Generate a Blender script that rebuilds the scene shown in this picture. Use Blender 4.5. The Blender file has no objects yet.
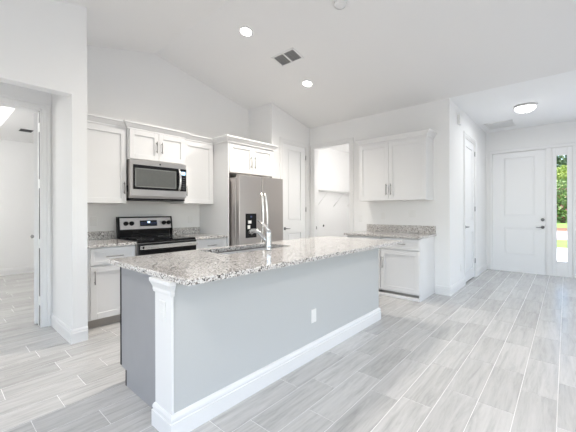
import bpy, bmesh, math, random
from mathutils import Vector, Matrix
random.seed(7)
PI = math.pi
scene = bpy.context.scene
COL = scene.collection

# ------------------------------------------------------------------ camera
F_PX, YAW, ROLL, CY, CAM_H = 315.9, 0.722, -0.003, 211.0, 1.272
cd = bpy.data.cameras.new('camera')
cam = bpy.data.objects.new('camera', cd)
COL.objects.link(cam)
cd.sensor_fit = 'HORIZONTAL'
cd.sensor_width = 36.0
cd.lens = F_PX / 576.0 * 36.0
cd.shift_y = (CY - 216.0) / 576.0
cd.clip_start, cd.clip_end = 0.05, 300
vd = Vector((math.cos(YAW), math.sin(YAW), 0))
vr = Vector((math.sin(YAW), -math.cos(YAW), 0))
vu = Vector((0, 0, 1))
r2 = vr * math.cos(ROLL) + vu * math.sin(ROLL)
u2 = -vr * math.sin(ROLL) + vu * math.cos(ROLL)
m3 = Matrix((r2, u2, -vd)).transposed()
cam.matrix_world = Matrix.Translation((0, 0, CAM_H)) @ m3.to_4x4()
scene.camera = cam

# ------------------------------------------------------------------ world, sun, windows' daylight, added fill, exposure
world = bpy.data.worlds.new('sky')
scene.world = world
world.use_nodes = True
wn = world.node_tree.nodes
sky = wn.new('ShaderNodeTexSky')
sky.sky_type = 'NISHITA'
sky.sun_disc = False
sky.sun_elevation = math.radians(60)
sky.sun_rotation = math.radians(200)
wn['Background'].inputs['Strength'].default_value = 0.30
world.node_tree.links.new(sky.outputs['Color'], wn['Background'].inputs['Color'])


def light(name, kind, loc, power, color=(1, 1, 1), rot=None, size=None, size_y=None, parent=None, **kw):
    ld = bpy.data.lights.new(name, kind)
    ld.energy = power
    ld.color = color
    if kind == 'AREA':
        ld.shape = 'RECTANGLE' if size_y else 'DISK'
        ld.size = size
        if size_y:
            ld.size_y = size_y
    for k, v in kw.items():
        setattr(ld, k, v)
    o = bpy.data.objects.new(name, ld)
    COL.objects.link(o)
    o.location = loc
    if rot is not None:
        o.rotation_euler = Vector(rot).to_track_quat('-Z', 'Y').to_euler()
    if parent is not None:
        o.parent = parent
    return o


light('sun', 'SUN', (0, 0, 20), 5.5, (1, .96, .9), rot=(0.38, 0.12, -0.92), angle=0.01)
DAY = (0.965, 0.985, 1.0)
light('west_window_daylight', 'AREA', (-2.2, -0.4, 1.35), 24, DAY, rot=(1, 0.0, 0.0), size=5.2, size_y=2.2)
light('south_window_daylight', 'AREA', (1.3, -4.1, 1.35), 24, DAY, rot=(0, 1, 0.0), size=5.6, size_y=2.2)
light('added_front_fill', 'AREA', (7.93, -1.75, 1.40), 12, DAY, rot=(-1, 0, 0), size=1.9, size_y=2.1)  # added fill from out of view, brightens the hall wall and floor
scene.view_settings.view_transform = 'Standard'
scene.view_settings.look = 'None'
scene.view_settings.gamma = 1.0
scene.view_settings.use_curve_mapping = False
scene.view_settings.exposure = 0.58
scene.cycles.max_bounces = 14
scene.cycles.diffuse_bounces = 7
scene.cycles.sample_clamp_indirect = 6.0

# ------------------------------------------------------------------ mesh helpers


class MB:
    """collects shapes for ONE mesh object"""

    def __init__(self):
        self.bm = bmesh.new()

    def box(self, x0, x1, y0, y1, z0, z1, bev=0.0, seg=1):
        x0, x1 = sorted((x0, x1)); y0, y1 = sorted((y0, y1)); z0, z1 = sorted((z0, z1))
        bm = self.bm
        v = [bm.verts.new(p) for p in ((x0, y0, z0), (x1, y0, z0), (x1, y1, z0), (x0, y1, z0),
                                       (x0, y0, z1), (x1, y0, z1), (x1, y1, z1), (x0, y1, z1))]
        fs = [bm.faces.new([v[i] for i in q]) for q in
              ((3, 2, 1, 0), (4, 5, 6, 7), (0, 1, 5, 4), (1, 2, 6, 5), (2, 3, 7, 6), (3, 0, 4, 7))]
        if bev > 0:
            bev = min(bev, 0.45 * min(x1 - x0, y1 - y0, z1 - z0))
            es = list({e for f in fs for e in f.edges})
            bmesh.ops.bevel(bm, geom=es + v, offset=bev, segments=seg, affect='EDGES', profile=0.5)
        return self

    def prism(self, pts, ax, a0, a1):
        """polygon pts extruded along axis ax from a0 to a1. pts are the two other coordinates in xyz order"""
        bm = self.bm

        def mk(p, a):
            q = list(p)
            q.insert(ax, a)
            return bm.verts.new(q)
        A = [mk(p, a0) for p in pts]
        B = [mk(p, a1) for p in pts]
        n = len(pts)
        fs = [bm.faces.new(A), bm.faces.new(B[::-1])]
        for i in range(n):
            fs.append(bm.faces.new((A[i], B[i], B[(i + 1) % n], A[(i + 1) % n])))
        bmesh.ops.recalc_face_normals(bm, faces=fs)
        return self

    def tube(self, pts, r, n=10, caps=True, smooth=True):
        bm = self.bm
        pts = [Vector(p) for p in pts]
        rs = r if isinstance(r, (list, tuple)) else [r] * len(pts)
        rings = []
        up = None
        for i, p in enumerate(pts):
            t = (pts[min(i + 1, len(pts) - 1)] - pts[max(i - 1, 0)]).normalized()
            if up is None:
                up = Vector((0, 0, 1)) if abs(t.z) < .9 else Vector((1, 0, 0))
            a = t.cross(up)
            if a.length < 1e-6:
                a = t.orthogonal()
            a.normalize()
            b = a.cross(t).normalized()
            up = b
            rings.append([bm.verts.new(p + (a * math.cos(2 * PI * k / n) + b * math.sin(2 * PI * k / n)) * rs[i]) for k in range(n)])
        fs = []
        for i in range(len(rings) - 1):
            for k in range(n):
                f = bm.faces.new((rings[i][k], rings[i][(k + 1) % n], rings[i + 1][(k + 1) % n], rings[i + 1][k]))
                f.smooth = smooth
                fs.append(f)
        if caps:
            fs.append(bm.faces.new(rings[0][::-1]))
            fs.append(bm.faces.new(rings[-1]))
        bmesh.ops.recalc_face_normals(bm, faces=fs)
        return self

    def lathe(self, prof, origin, axis=(0, 0, 1), n=24, smooth=True):
        """prof: list of (radius, height along the axis)"""
        bm = self.bm
        ax = Vector(axis).normalized()
        a = ax.orthogonal().normalized()
        b = ax.cross(a)
        o = Vector(origin)
        rings, fs = [], []
        for r, h in prof:
            if r < 1e-6:
                rings.append([bm.verts.new(o + ax * h)])
            else:
                rings.append([bm.verts.new(o + ax * h + (a * math.cos(2 * PI * k / n) + b * math.sin(2 * PI * k / n)) * r) for k in range(n)])
        for i in range(len(rings) - 1):
            A, B = rings[i], rings[i + 1]
            for k in range(n):
                k2 = (k + 1) % n
                if len(A) == 1 and len(B) == 1:
                    continue
                if len(A) == 1:
                    f = bm.faces.new((A[0], B[k], B[k2]))
                elif len(B) == 1:
                    f = bm.faces.new((A[k], A[k2], B[0]))
                else:
                    f = bm.faces.new((A[k], A[k2], B[k2], B[k]))
                f.smooth = smooth
                fs.append(f)
        bmesh.ops.recalc_face_normals(bm, faces=fs)
        return self

    def sweep(self, path, prof, side=1):
        """profile (out, z) swept along a plan polyline with mitred corners; side=1: out is to the right of travel"""
        bm = self.bm
        P = [Vector((p[0], p[1])) for p in path]
        n = len(P)
        rings = []
        for i in range(n):
            ds = []
            if i > 0:
                ds.append((P[i] - P[i - 1]).normalized())
            if i < n - 1:
                ds.append((P[i + 1] - P[i]).normalized())
            ns = [Vector((d.y, -d.x)) * side for d in ds]
            if len(ns) == 1:
                m = ns[0]
            else:
                m = (ns[0] + ns[1])
                m = m / max(m.dot(ns[0]), 1e-4)
            rings.append([bm.verts.new((P[i].x + m.x * o, P[i].y + m.y * o, z)) for o, z in prof])
        k = len(prof)
        fs = []
        for i in range(n - 1):
            for j in range(k):
                fs.append(bm.faces.new((rings[i][j], rings[i][(j + 1) % k], rings[i + 1][(j + 1) % k], rings[i + 1][j])))
        fs.append(bm.faces.new(rings[0]))
        fs.append(bm.faces.new(rings[-1][::-1]))
        bmesh.ops.recalc_face_normals(bm, faces=fs)
        return self

    def build(self, name, mat, parent=None, loc=None, world=True):
        me = bpy.data.meshes.new(name)
        if parent is not None and world:
            M = Matrix.LocRotScale(parent.location, parent.rotation_euler, None).inverted()
            pp = parent.parent
            if pp is not None:
                M = M @ Matrix.LocRotScale(pp.location, pp.rotation_euler, None).inverted()
            self.bm.transform(M)
        elif loc is not None:
            self.bm.transform(Matrix.Translation(-Vector(loc)))
        self.bm.to_mesh(me)
        self.bm.free()
        me.materials.append(mat)
        o = bpy.data.objects.new(name, me)
        COL.objects.link(o)
        if parent is not None:
            o.parent = parent
        elif loc is not None:
            o.location = loc
        return o


def tag(o, label=None, cat=None, group=None, kind=None):
    if label: o['label'] = label
    if cat: o['category'] = cat
    if group: o['group'] = group
    if kind: o['kind'] = kind
    return o


def thing(name, label, cat, loc=(0, 0, 0), rotz=0.0, group=None):
    o = bpy.data.objects.new(name, None)
    COL.objects.link(o)
    o.location = loc
    o.rotation_euler = (0, 0, rotz)
    o.empty_display_size = 0.1
    return tag(o, label, cat, group)


def struct(name, mb, mat):
    return tag(mb.build(name, mat), kind='structure')


def dup(root, loc, label, rotz=None):
    r = root.copy(); COL.objects.link(r)
    r.location = loc
    if rotz is not None:
        r.rotation_euler = (0, 0, rotz)
    r['label'] = label
    for ch in list(root.children):
        c = ch.copy(); COL.objects.link(c); c.parent = r
        for g in list(ch.children):
            d = g.copy(); COL.objects.link(d); d.parent = c
    return r


# ------------------------------------------------------------------ materials
def mat(name, color, rough=0.5, metal=0.0, spec=0.5, emit=None, estr=0.0, bump=None, var=None, coat=0.0):
    m = bpy.data.materials.new(name)
    m.use_nodes = True
    nt = m.node_tree
    b = nt.nodes['Principled BSDF']
    b.inputs['Base Color'].default_value = (*color, 1)
    b.inputs['Roughness'].default_value = rough
    b.inputs['Metallic'].default_value = metal
    b.inputs['Specular IOR Level'].default_value = spec
    if coat:
        b.inputs['Coat Weight'].default_value = coat
    if emit:
        b.inputs['Emission Color'].default_value = (*emit, 1)
        b.inputs['Emission Strength'].default_value = estr
    tc = nt.nodes.new('ShaderNodeTexCoord')
    if var:
        sc, amt = var
        n = nt.nodes.new('ShaderNodeTexNoise')
        n.inputs['Scale'].default_value = sc
        nt.links.new(tc.outputs['Object'], n.inputs['Vector'])
        mx = nt.nodes.new('ShaderNodeMix')
        mx.data_type = 'RGBA'
        mx.inputs[6].default_value = (*[c * (1 - amt) for c in color], 1)
        mx.inputs[7].default_value = (*[min(1, c * (1 + amt)) for c in color], 1)
        nt.links.new(n.outputs['Fac'], mx.inputs[0])
        nt.links.new(mx.outputs[2], b.inputs['Base Color'])
    if bump:
        sc, st = bump[:2]
        n = nt.nodes.new('ShaderNodeTexNoise')
        n.inputs['Scale'].default_value = sc
        n.inputs['Detail'].default_value = 3
        src = tc.outputs['Object']
        if len(bump) > 2:
            mp = nt.nodes.new('ShaderNodeMapping')
            mp.inputs['Scale'].default_value = bump[2]
            nt.links.new(src, mp.inputs['Vector'])
            src = mp.outputs['Vector']
        nt.links.new(src, n.inputs['Vector'])
        bp = nt.nodes.new('ShaderNodeBump')
        bp.inputs['Strength'].default_value = st
        bp.inputs['Distance'].default_value = 0.004
        nt.links.new(n.outputs['Fac'], bp.inputs['Height'])
        nt.links.new(bp.outputs['Normal'], b.inputs['Normal'])
    return m


def granite(name):
    m = bpy.data.materials.new(name)
    m.use_nodes = True
    nt = m.node_tree
    L = nt.links
    b = nt.nodes['Principled BSDF']
    tc = nt.nodes.new('ShaderNodeTexCoord')
    v = nt.nodes.new('ShaderNodeTexVoronoi')
    v.inputs['Scale'].default_value = 140
    L.new(tc.outputs['Object'], v.inputs['Vector'])
    sep = nt.nodes.new('ShaderNodeSeparateColor')
    L.new(v.outputs['Color'], sep.inputs['Color'])
    n = nt.nodes.new('ShaderNodeTexNoise')
    n.inputs['Scale'].default_value = 22
    n.inputs['Detail'].default_value = 4
    L.new(tc.outputs['Object'], n.inputs['Vector'])
    ad = nt.nodes.new('ShaderNodeMath'); ad.operation = 'MULTIPLY_ADD'
    L.new(n.outputs['Fac'], ad.inputs[0]); ad.inputs[1].default_value = 0.38
    L.new(sep.outputs[0], ad.inputs[2])
    cr = nt.nodes.new('ShaderNodeValToRGB')
    e = cr.color_ramp
    e.interpolation = 'CONSTANT'
    stops = [(0.0, (.018, .017, .017)), (.115, (.13, .115, .105)), (.21, (.33, .30, .28)), (.32, (.57, .54, .515)),
             (.55, (.74, .72, .70)), (.85, (.44, .415, .39)), (.93, (.80, .78, .76))]
    while len(e.elements) < len(stops):
        e.elements.new(0.5)
    for el, (p, c) in zip(e.elements, stops):
        el.position = p
        el.color = (*c, 1)
    sub = nt.nodes.new('ShaderNodeMapRange')
    sub.inputs[1].default_value = 0.14; sub.inputs[2].default_value = 1.24
    L.new(ad.outputs[0], sub.inputs[0])
    L.new(sub.outputs[0], cr.inputs[0])
    L.new(cr.outputs[0], b.inputs['Base Color'])
    b.inputs['Roughness'].default_value = 0.14
    b.inputs['Specular IOR Level'].default_value = 0.85
    b.inputs['Coat Weight'].default_value = 0.2
    b.inputs['Coat Roughness'].default_value = 0.05
    return m


def floor_tile():
    m = bpy.data.materials.new('wood_look_tile')
    m.use_nodes = True
    nt = m.node_tree
    L = nt.links
    b = nt.nodes['Principled BSDF']
    tc = nt.nodes.new('ShaderNodeTexCoord')
    at = nt.nodes.new('ShaderNodeAttribute')
    at.attribute_name = 'tone'
    cmb = nt.nodes.new('ShaderNodeVectorMath'); cmb.operation = 'MULTIPLY_ADD'
    L.new(at.outputs['Color'], cmb.inputs[0]); cmb.inputs[1].default_value = (37, 53, 91)
    L.new(tc.outputs['Object'], cmb.inputs[2])
    mp = nt.nodes.new('ShaderNodeMapping'); mp.inputs['Scale'].default_value = (1.5, 17, 1)
    L.new(cmb.outputs[0], mp.inputs['Vector'])
    n = nt.nodes.new('ShaderNodeTexNoise')
    n.inputs['Scale'].default_value = 1.5; n.inputs['Detail'].default_value = 5; n.inputs['Roughness'].default_value = .72
    n.inputs['Distortion'].default_value = .6
    L.new(mp.outputs[0], n.inputs['Vector'])
    cr = nt.nodes.new('ShaderNodeValToRGB')
    e = cr.color_ramp
    e.elements[0].position = .30; e.elements[0].color = (.40, .398, .39, 1)
    e.elements[1].position = .72; e.elements[1].color = (.62, .613, .60, 1)
    el = e.elements.new(.5); el.color = (.525, .52, .51, 1)
    L.new(n.outputs['Fac'], cr.inputs[0])
    sep = nt.nodes.new('ShaderNodeSeparateColor')
    L.new(at.outputs['Color'], sep.inputs[0])
    mr = nt.nodes.new('ShaderNodeMapRange')
    mr.inputs[3].default_value = .90; mr.inputs[4].default_value = 1.09
    L.new(sep.outputs[0], mr.inputs[0])
    mu = nt.nodes.new('ShaderNodeVectorMath'); mu.operation = 'SCALE'
    L.new(cr.outputs[0], mu.inputs[0]); L.new(mr.outputs[0], mu.inputs['Scale'])
    L.new(mu.outputs[0], b.inputs['Base Color'])
    # brushed ridges running along each plank
    mp2 = nt.nodes.new('ShaderNodeMapping'); mp2.inputs['Scale'].default_value = (5, 150, 1)
    L.new(tc.outputs['Object'], mp2.inputs['Vector'])
    n2 = nt.nodes.new('ShaderNodeTexNoise'); n2.inputs['Scale'].default_value = 1.0; n2.inputs['Detail'].default_value = 2
    L.new(mp2.outputs[0], n2.inputs['Vector'])
    bp = nt.nodes.new('ShaderNodeBump'); bp.inputs['Strength'].default_value = .35; bp.inputs['Distance'].default_value = .002
    L.new(n2.outputs['Fac'], bp.inputs['Height'])
    L.new(bp.outputs['Normal'], b.inputs['Normal'])
    b.inputs['Roughness'].default_value = .23
    b.inputs['Specular IOR Level'].default_value = .6
    return m


def glass_mat():
    m = bpy.data.materials.new('window_glass')
    m.use_nodes = True
    b = m.node_tree.nodes['Principled BSDF']
    b.inputs['Base Color'].default_value = (1, 1, 1, 1)
    b.inputs['Roughness'].default_value = 0.0
    b.inputs['IOR'].default_value = 1.02
    b.inputs['Transmission Weight'].default_value = 1.0
    return m


M_WALL = mat('wall_paint', (.83, .83, .828), .75, spec=.25, bump=(60, .06))
M_CEIL = mat('ceiling_paint', (.825, .822, .818), .9, spec=.1, bump=(70, .12))
M_HCEIL = mat('knockdown_ceiling', (.87, .873, .876), .8, spec=.2, bump=(28, .8))
M_TRIM = mat('white_trim', (.80, .80, .80), .4)
M_CAB = mat('white_cabinet', (.74, .742, .745), .32, var=(3, .01))
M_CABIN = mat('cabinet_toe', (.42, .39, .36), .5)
M_DOORW = mat('white_door', (.83, .835, .84), .38)
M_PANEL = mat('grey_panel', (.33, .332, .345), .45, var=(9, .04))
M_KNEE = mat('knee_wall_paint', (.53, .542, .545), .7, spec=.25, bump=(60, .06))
M_GRAN = granite('speckled_granite')
M_TILE = floor_tile()
M_GROUT = mat('grout', (.76, .76, .75), .85)
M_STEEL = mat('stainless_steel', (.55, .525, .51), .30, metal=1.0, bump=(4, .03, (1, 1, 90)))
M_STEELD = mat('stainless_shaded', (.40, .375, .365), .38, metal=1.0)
M_FRIDGE = mat('fridge_steel', (.55, .515, .495), .36, metal=1.0, bump=(4, .03, (90, 90, 1)))
M_CHROME = mat('chrome', (.66, .67, .68), .14, metal=1.0)
M_NICKEL = mat('brushed_nickel', (.34, .335, .33), .3, metal=1.0)
M_LOCK = mat('satin_lock', (.22, .22, .225), .35, metal=1.0)
M_BLACK = mat('black_glass', (.008, .008, .009), .06, spec=.3)
M_BLACKP = mat('black_plastic', (.010, .010, .011), .4, spec=.15)
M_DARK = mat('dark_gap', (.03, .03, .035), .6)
M_HANDLE = mat('polished_handle', (.88, .87, .86), .22, metal=.9)
M_MWIN = mat('microwave_window', (.10, .105, .10), .3, var=(40, .15))
M_PLATE = mat('white_plastic', (.80, .80, .79), .4)
M_DET = mat('detector_plastic', (.79, .79, .785), .5)
M_DISP = mat('lit_display', (.1, .2, .4), .3, emit=(.55, .8, 1.0), estr=1.6)
M_DISPD = mat('dim_display', (.02, .03, .08), .3, emit=(.25, .4, 1.0), estr=.07)
M_LENS = mat('lamp_lens', (1, 1, 1), .4, emit=(1, .96, .90), estr=14)
M_DOME = mat('frosted_dome', (1, 1, 1), .4, emit=(1, .99, .97), estr=4.0)
M_FIXT = mat('satin_fixture', (.55, .55, .55), .35, metal=.7)
M_GLASS = glass_mat()
M_SINK = mat('sink_steel', (.30, .29, .285), .35, metal=1.0)
M_GRASS = mat('lawn', (.24, .38, .08), .9, var=(3, .35))
M_PAVE = mat('concrete', (.72, .71, .70), .9, var=(2, .08))
M_ROAD = mat('road_pavers', (.60, .49, .47), .9, var=(2, .08))
M_MULCH = mat('mulch', (.25, .13, .07), .95, var=(8, .4))
M_LEAF = mat('dark_leaves', (.10, .16, .07), .6, var=(1.5, .5))
M_LEAFY = mat('yellow_green_leaves', (.40, .48, .14), .6, var=(2, .4))
M_LEAFM = mat('mid_green_leaves', (.22, .31, .12), .6, var=(1.5, .5))
M_FLOWER = mat('pink_flowers', (.70, .16, .30), .6, var=(3, .3))
M_BARK = mat('bark', (.16, .11, .08), .9, var=(6, .3))
M_WIN = mat('window_vinyl', (.85, .85, .85), .4)

# ------------------------------------------------------------------ key dimensions
XD = 5.126          # wall with the desk cabinets
YR = 4.54           # wall with the range
YP, XP = 3.915, 4.02  # pantry bump-out
YH = 1.304          # hall wall with the closet door
XF = 8.0            # front door wall
ZC = 2.95           # low ceiling
XRIDGE, ZRIDGE, SR, SL = 2.2, 3.60, 0.222, 0.255


def zc(x):
    if x >= XRIDGE:
        return ZRIDGE - SR * (x - XRIDGE)
    return max(2.75, ZRIDGE - SL * (XRIDGE - x))


# ------------------------------------------------------------------ floor: one mesh of plank tiles over grout
TL, TW, GAP = .635, .2005, .0052
KNOWN = {-1: .525, 0: .235, 1: .505, 3: .232, 5: .338, 6: .023, 7: .487, 10: .082, 12: .583, 13: .123, 14: .338, 15: .065, 16: .185}
bm = bmesh.new()
tones = []
cl = bm.loops.layers.float_color.new('tone')
X0, X1, Y0, Y1 = -2.4, XF + .1, -4.3, 8.6
row = math.floor((Y0 - .045) / TW)
while .045 + row * TW < Y1:
    ya, yb = .045 + row * TW, .045 + (row + 1) * TW
    off = KNOWN.get(row, random.random() * TL)
    k = math.floor((X0 - off) / TL)
    while off + k * TL < X1:
        xa, xb = max(off + k * TL, X0), min(off + (k + 1) * TL, X1)
        if xb - xa > .02:
            g = GAP / 2
            vs = [bm.verts.new(p) for p in ((xa + g, ya + g, 0), (xb - g, ya + g, 0), (xb - g, yb - g, 0), (xa + g, yb - g, 0))]
            lo = [bm.verts.new((v.co.x, v.co.y, -.004)) for v in vs]
            f = [bm.faces.new(vs)] + [bm.faces.new((vs[i], lo[i], lo[(i + 1) % 4], vs[(i + 1) % 4])) for i in range(4)]
            c = (random.random(), random.random(), random.random(), 1)
            for ff in f:
                for lp in ff.loops:
                    lp[cl] = c
        k += 1
    row += 1
n_tile = len(bm.faces)
gv = [bm.verts.new(p) for p in ((X0, Y0, -.0012), (X1, Y0, -.0012), (X1, Y1, -.0012), (X0, Y1, -.0012))]
gl = [bm.verts.new((v.co.x, v.co.y, -.08)) for v in gv]
for q in [gv, gl[::-1]] + [[gv[i], gl[i], gl[(i + 1) % 4], gv[(i + 1) % 4]] for i in range(4)]:
    bm.faces.new(q).material_index = 1
me = bpy.data.meshes.new('floor')
bm.to_mesh(me); bm.free()
me.materials.append(M_TILE); me.materials.append(M_GROUT)
fl = bpy.data.objects.new('floor', me); COL.objects.link(fl)
tag(fl, kind='structure')


# ------------------------------------------------------------------ walls
def wall_holes(mb, axis, a0, a1, t0, t1, z1, holes=()):
    """wall along an axis ('x' or 'y') with rectangular holes (a, b, z0, z1)"""
    def bx(a, b, za, zb):
        if b - a < 1e-4 or zb - za < 1e-4:
            return
        if axis == 'x':
            mb.box(a, b, t0, t1, za, zb)
        else:
            mb.box(t0, t1, a, b, za, zb)
    cur = a0
    for a, b, za, zb in sorted(holes):
        bx(cur, a, 0, z1)
        bx(a, b, 0, za)
        bx(a, b, zb, z1)
        cur = b
    bx(cur, a1, 0, z1)
    return mb


UP = .04
# range wall, following the vault
mb = MB()
mb.prism([(1.04, 0), (4.15, 0), (4.15, zc(4.15) + UP), (XRIDGE, ZRIDGE + UP), (1.04, zc(1.04) + UP)], 1, YR, YR + .12)
struct('wall_range', mb, M_WALL)
# pantry bump-out
PD0, PD1, PDZ = 4.295, 5.0, 2.545
mb = MB()
wall_holes(mb, 'x', XP, XD, YP, YP + .11, 2.70, [(PD0, PD1, 0, PDZ)])
mb.prism([(XP, 2.70), (XD, 2.70), (XD, zc(XD) + UP), (XP, zc(XP) + UP)], 1, YP, YP + .11)
mb.prism([(XP, 0), (XP + .11, 0), (XP + .11, zc(XP + .11) + UP), (XP, zc(XP) + UP)], 1, YP + .11, YR)
struct('wall_pantry', mb, M_WALL)
# desk wall with the laundry opening
LO0, LO1, LOZ = 2.985, 3.815, 2.535
mb = MB()
wall_holes(mb, 'y', YH, YP + .2, XD, XD + .12, ZC + UP, [(LO0, LO1, 0, LOZ)])
struct('wall_desk', mb, M_WALL)
# hall wall with the closet door
CD0, CD1, CDZ = 6.06, 6.87, 2.545
mb = MB()
wall_holes(mb, 'x', XD + .12, XF, YH, YH + .12, ZC + UP, [(CD0, CD1, 0, CDZ)])
struct('wall_hall', mb, M_WALL)
mb = MB(); mb.box(CD0 - .2, CD1 + .2, YH + .121, YH + .16, 0, 2.7)
struct('wall_closet_back', mb, M_WALL)
mb = MB(); mb.box(PD0 - .1, PD1 + .1, YP + .111, YP + .15, 0, 2.7)
struct('wall_pantry_back', mb, M_WALL)
# front door wall
FD0, FD1 = .30, 1.19
mb = MB()
wall_holes(mb, 'y', -4.32, YH + .12, XF, XF + .14, ZC + UP, [(-2.75, -.75, .35, 2.45), (-.105, 1.215, 0, 2.50)])
struct('wall_front', mb, M_WALL)
mb = MB()
for a in (-2.75, -1.78, -.81):
    mb.box(XF + .04, XF + .10, a, a + .06, .35, 2.45)
mb.box(XF + .04, XF + .10, -2.75, -.75, .35, .41); mb.box(XF + .04, XF + .10, -2.75, -.75, 2.39, 2.45)
struct('window_added', mb, M_WIN)  # unseen window, added to carry the front fill light
# pier, header and niche on the left
NX1 = .91
mb = MB()
mb.prism([(-2.3, 2.405), (1.04, 2.405), (1.04, zc(1.04) + UP), (.6, zc(.6) + UP), (-1.13, 2.79), (-2.3, 2.79)], 1, 3.575, 3.70)
mb.box(-2.3, -.75, 3.575, 3.70, 0, 2.405)
mb.prism([(NX1, 0), (1.04, 0), (1.04, 2.405), (NX1, 2.405)], 1, 3.575, 3.70)
mb.box(NX1, 1.04, 3.70, YR + .12, 0, 3.0)
struct('wall_left', mb, M_WALL)
# niche back wall with the bedroom door
BD0, BD1, BDZ = -.02, .82, 2.40
mb = MB()
wall_holes(mb, 'x', -2.3, NX1, 4.33, 4.45, 2.80, [(BD0, BD1, 0, BDZ)])
struct('wall_niche', mb, M_WALL)
mb = MB(); mb.box(-.87, -.75, 3.70, 4.33, 0, 2.8)
struct('wall_niche_left', mb, M_WALL)
# bedroom
mb = MB(); mb.box(-2.4, 3.2, 8.44, 8.56, 0, 3.2)
struct('wall_bedroom_far', mb, M_WALL)
mb = MB(); mb.box(3.1, 3.22, 4.66, 8.44, 0, 3.2)
struct('wall_bedroom_right', mb, M_WALL)
mb = MB(); mb.box(-2.4, -2.28, 4.45, 8.44, 0, 3.2)
struct('wall_bedroom_left', mb, M_WALL)
mb = MB(); mb.box(1.04, 3.1, YR + .121, YR + .22, 0, 2.9)
struct('wall_bedroom_near', mb, M_WALL)
# laundry
LY = 4.40
mb = MB(); mb.box(XD, 7.75, LY, LY + .1, 0, 2.95)
mb.box(XD, XD + .12, YP + .2, LY, 0, 2.95)
struct('wall_laundry_left', mb, M_WALL)
mb = MB(); mb.box(7.62, 7.74, 2.55, LY, 0, 2.95)
struct('wall_laundry_far', mb, M_WALL)
mb = MB(); mb.box(XD + .12, 7.62, 2.45, 2.55, 0, 2.95)
struct('wall_laundry_right', mb, M_WALL)
# walls behind the viewer, with the big windows
mb = MB(); wall_holes(mb, 'y', -4.3, 3.575, -2.42, -2.3, 2.80, [(-3.0, 2.2, .2, 2.5)])
struct('wall_west', mb, M_WALL)
mb = MB(); wall_holes(mb, 'x', -2.3, XF, -4.32, -4.2, 3.7, [(-1.5, 4.1, .2, 2.5)])
struct('wall_south', mb, M_WALL)
mb = MB()
for a in (-3.0, -1.27, .46, 2.14):
    mb.box(-2.40, -2.34, a, a + .06, .2, 2.5)
mb.box(-2.40, -2.34, -3.0, 2.2, .2, .26); mb.box(-2.40, -2.34, -3.0, 2.2, 2.44, 2.5)
struct('window_2', mb, M_WIN)
mb = MB()
for a in (-1.5, .35, 2.2, 4.04):
    mb.box(a, a + .06, -4.30, -4.24, .2, 2.5)
mb.box(-1.5, 4.1, -4.30, -4.24, .2, .26); mb.box(-1.5, 4.1, -4.30, -4.24, 2.44, 2.5)
struct('window_3', mb, M_WIN)

# ------------------------------------------------------------------ ceilings
mb = MB()
T = .1
pts = [(-2.42, 2.75), (-1.133, 2.75), (XRIDGE, ZRIDGE), (XD, ZC), (XD, ZC + T), (XRIDGE, ZRIDGE + T), (-1.133, 2.75 + T), (-2.42, 2.75 + T)]
bmv = mb.bm
A = [bmv.verts.new((x, -4.32, z)) for x, z in pts]
B = [bmv.verts.new((x, 4.68, z)) for x, z in pts]
for q in ((0, 1, 6, 7), (1, 2, 5, 6), (2, 3, 4, 5)):
    bmv.faces.new([A[i] for i in q]); bmv.faces.new([B[i] for i in q[::-1]])
for i in range(8):
    bmv.faces.new((A[i], B[i], B[(i + 1) % 8], A[(i + 1) % 8]))
bmesh.ops.recalc_face_normals(bmv, faces=bmv.faces[:])
struct('ceiling', mb, M_CEIL)
mb = MB(); mb.box(XD, XF + .14, -4.32, YH + .12, ZC, ZC + .15)
struct('ceiling_hall', mb, M_HCEIL)
mb = MB(); mb.box(XD + .12, 7.8, YH + .12, 4.6, 2.83, 2.98)
struct('ceiling_laundry', mb, M_CEIL)
mb = MB(); mb.box(-.75, NX1, 3.70, 4.33, 2.66, 2.76)
struct('ceiling_niche', mb, M_CEIL)
mb = MB()   # bedroom ceiling with a raised tray
TX0, TX1, TY0, TY1 = -1.9, .80, 5.3, 7.7
mb.box(-2.4, TX0, 4.33, 8.56, 2.72, 2.80); mb.box(TX1, NX1, 4.45, 8.56, 2.72, 2.80); mb.box(NX1, 3.22, YR + .121, 8.56, 2.72, 2.80)
mb.box(TX0, TX1, 4.45, TY0, 2.72, 2.80); mb.box(TX0, TX1, TY1, 8.56, 2.72, 2.80)
mb.box(TX0 - .05, TX0, TY0, TY1, 2.80, 3.05); mb.box(TX1, TX1 + .05, TY0, TY1, 2.80, 3.05)
mb.box(TX0, TX1, TY0 - .05, TY0, 2.80, 3.05); mb.box(TX0, TX1, TY1, TY1 + .05, 2.80, 3.05)
mb.box(TX0 - .05, TX1 + .05, TY0 - .05, TY1 + .05, 3.05, 3.12)
struct('ceiling_bedroom', mb, M_CEIL)

# ------------------------------------------------------------------ baseboards
BB = [(0, 0), (.016, 0), (.016, .098), (.012, .106), (.012, .118), (.007, .130), (0, .135)]
mb = MB().sweep([(NX1 - .001, 4.33), (NX1 - .001, 3.575), (1.04, 3.575)], BB, side=1)
struct('baseboard_left', mb, M_TRIM)
mb = MB().sweep([(XD, 1.50), (XD, YH), (CD0 - .07, YH)], BB, side=1)
mb.sweep([(CD1 + .07, YH), (XF, YH), (XF, FD1 + .07)], BB, side=1)
struct('baseboard_hall', mb, M_TRIM)
mb = MB().sweep([(-2.28, 8.44), (3.1, 8.44)], BB, side=1)
struct('baseboard_bedroom', mb, M_TRIM)
mb = MB().sweep([(XD + .12, LY), (7.62, LY), (7.62, 2.55)], BB, side=1)
struct('baseboard_laundry', mb, M_TRIM)
mb = MB().sweep([(XF, -.17), (XF, -4.2), (4.2, -4.2)], BB, side=1)
struct('baseboard_front', mb, M_TRIM)


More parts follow.
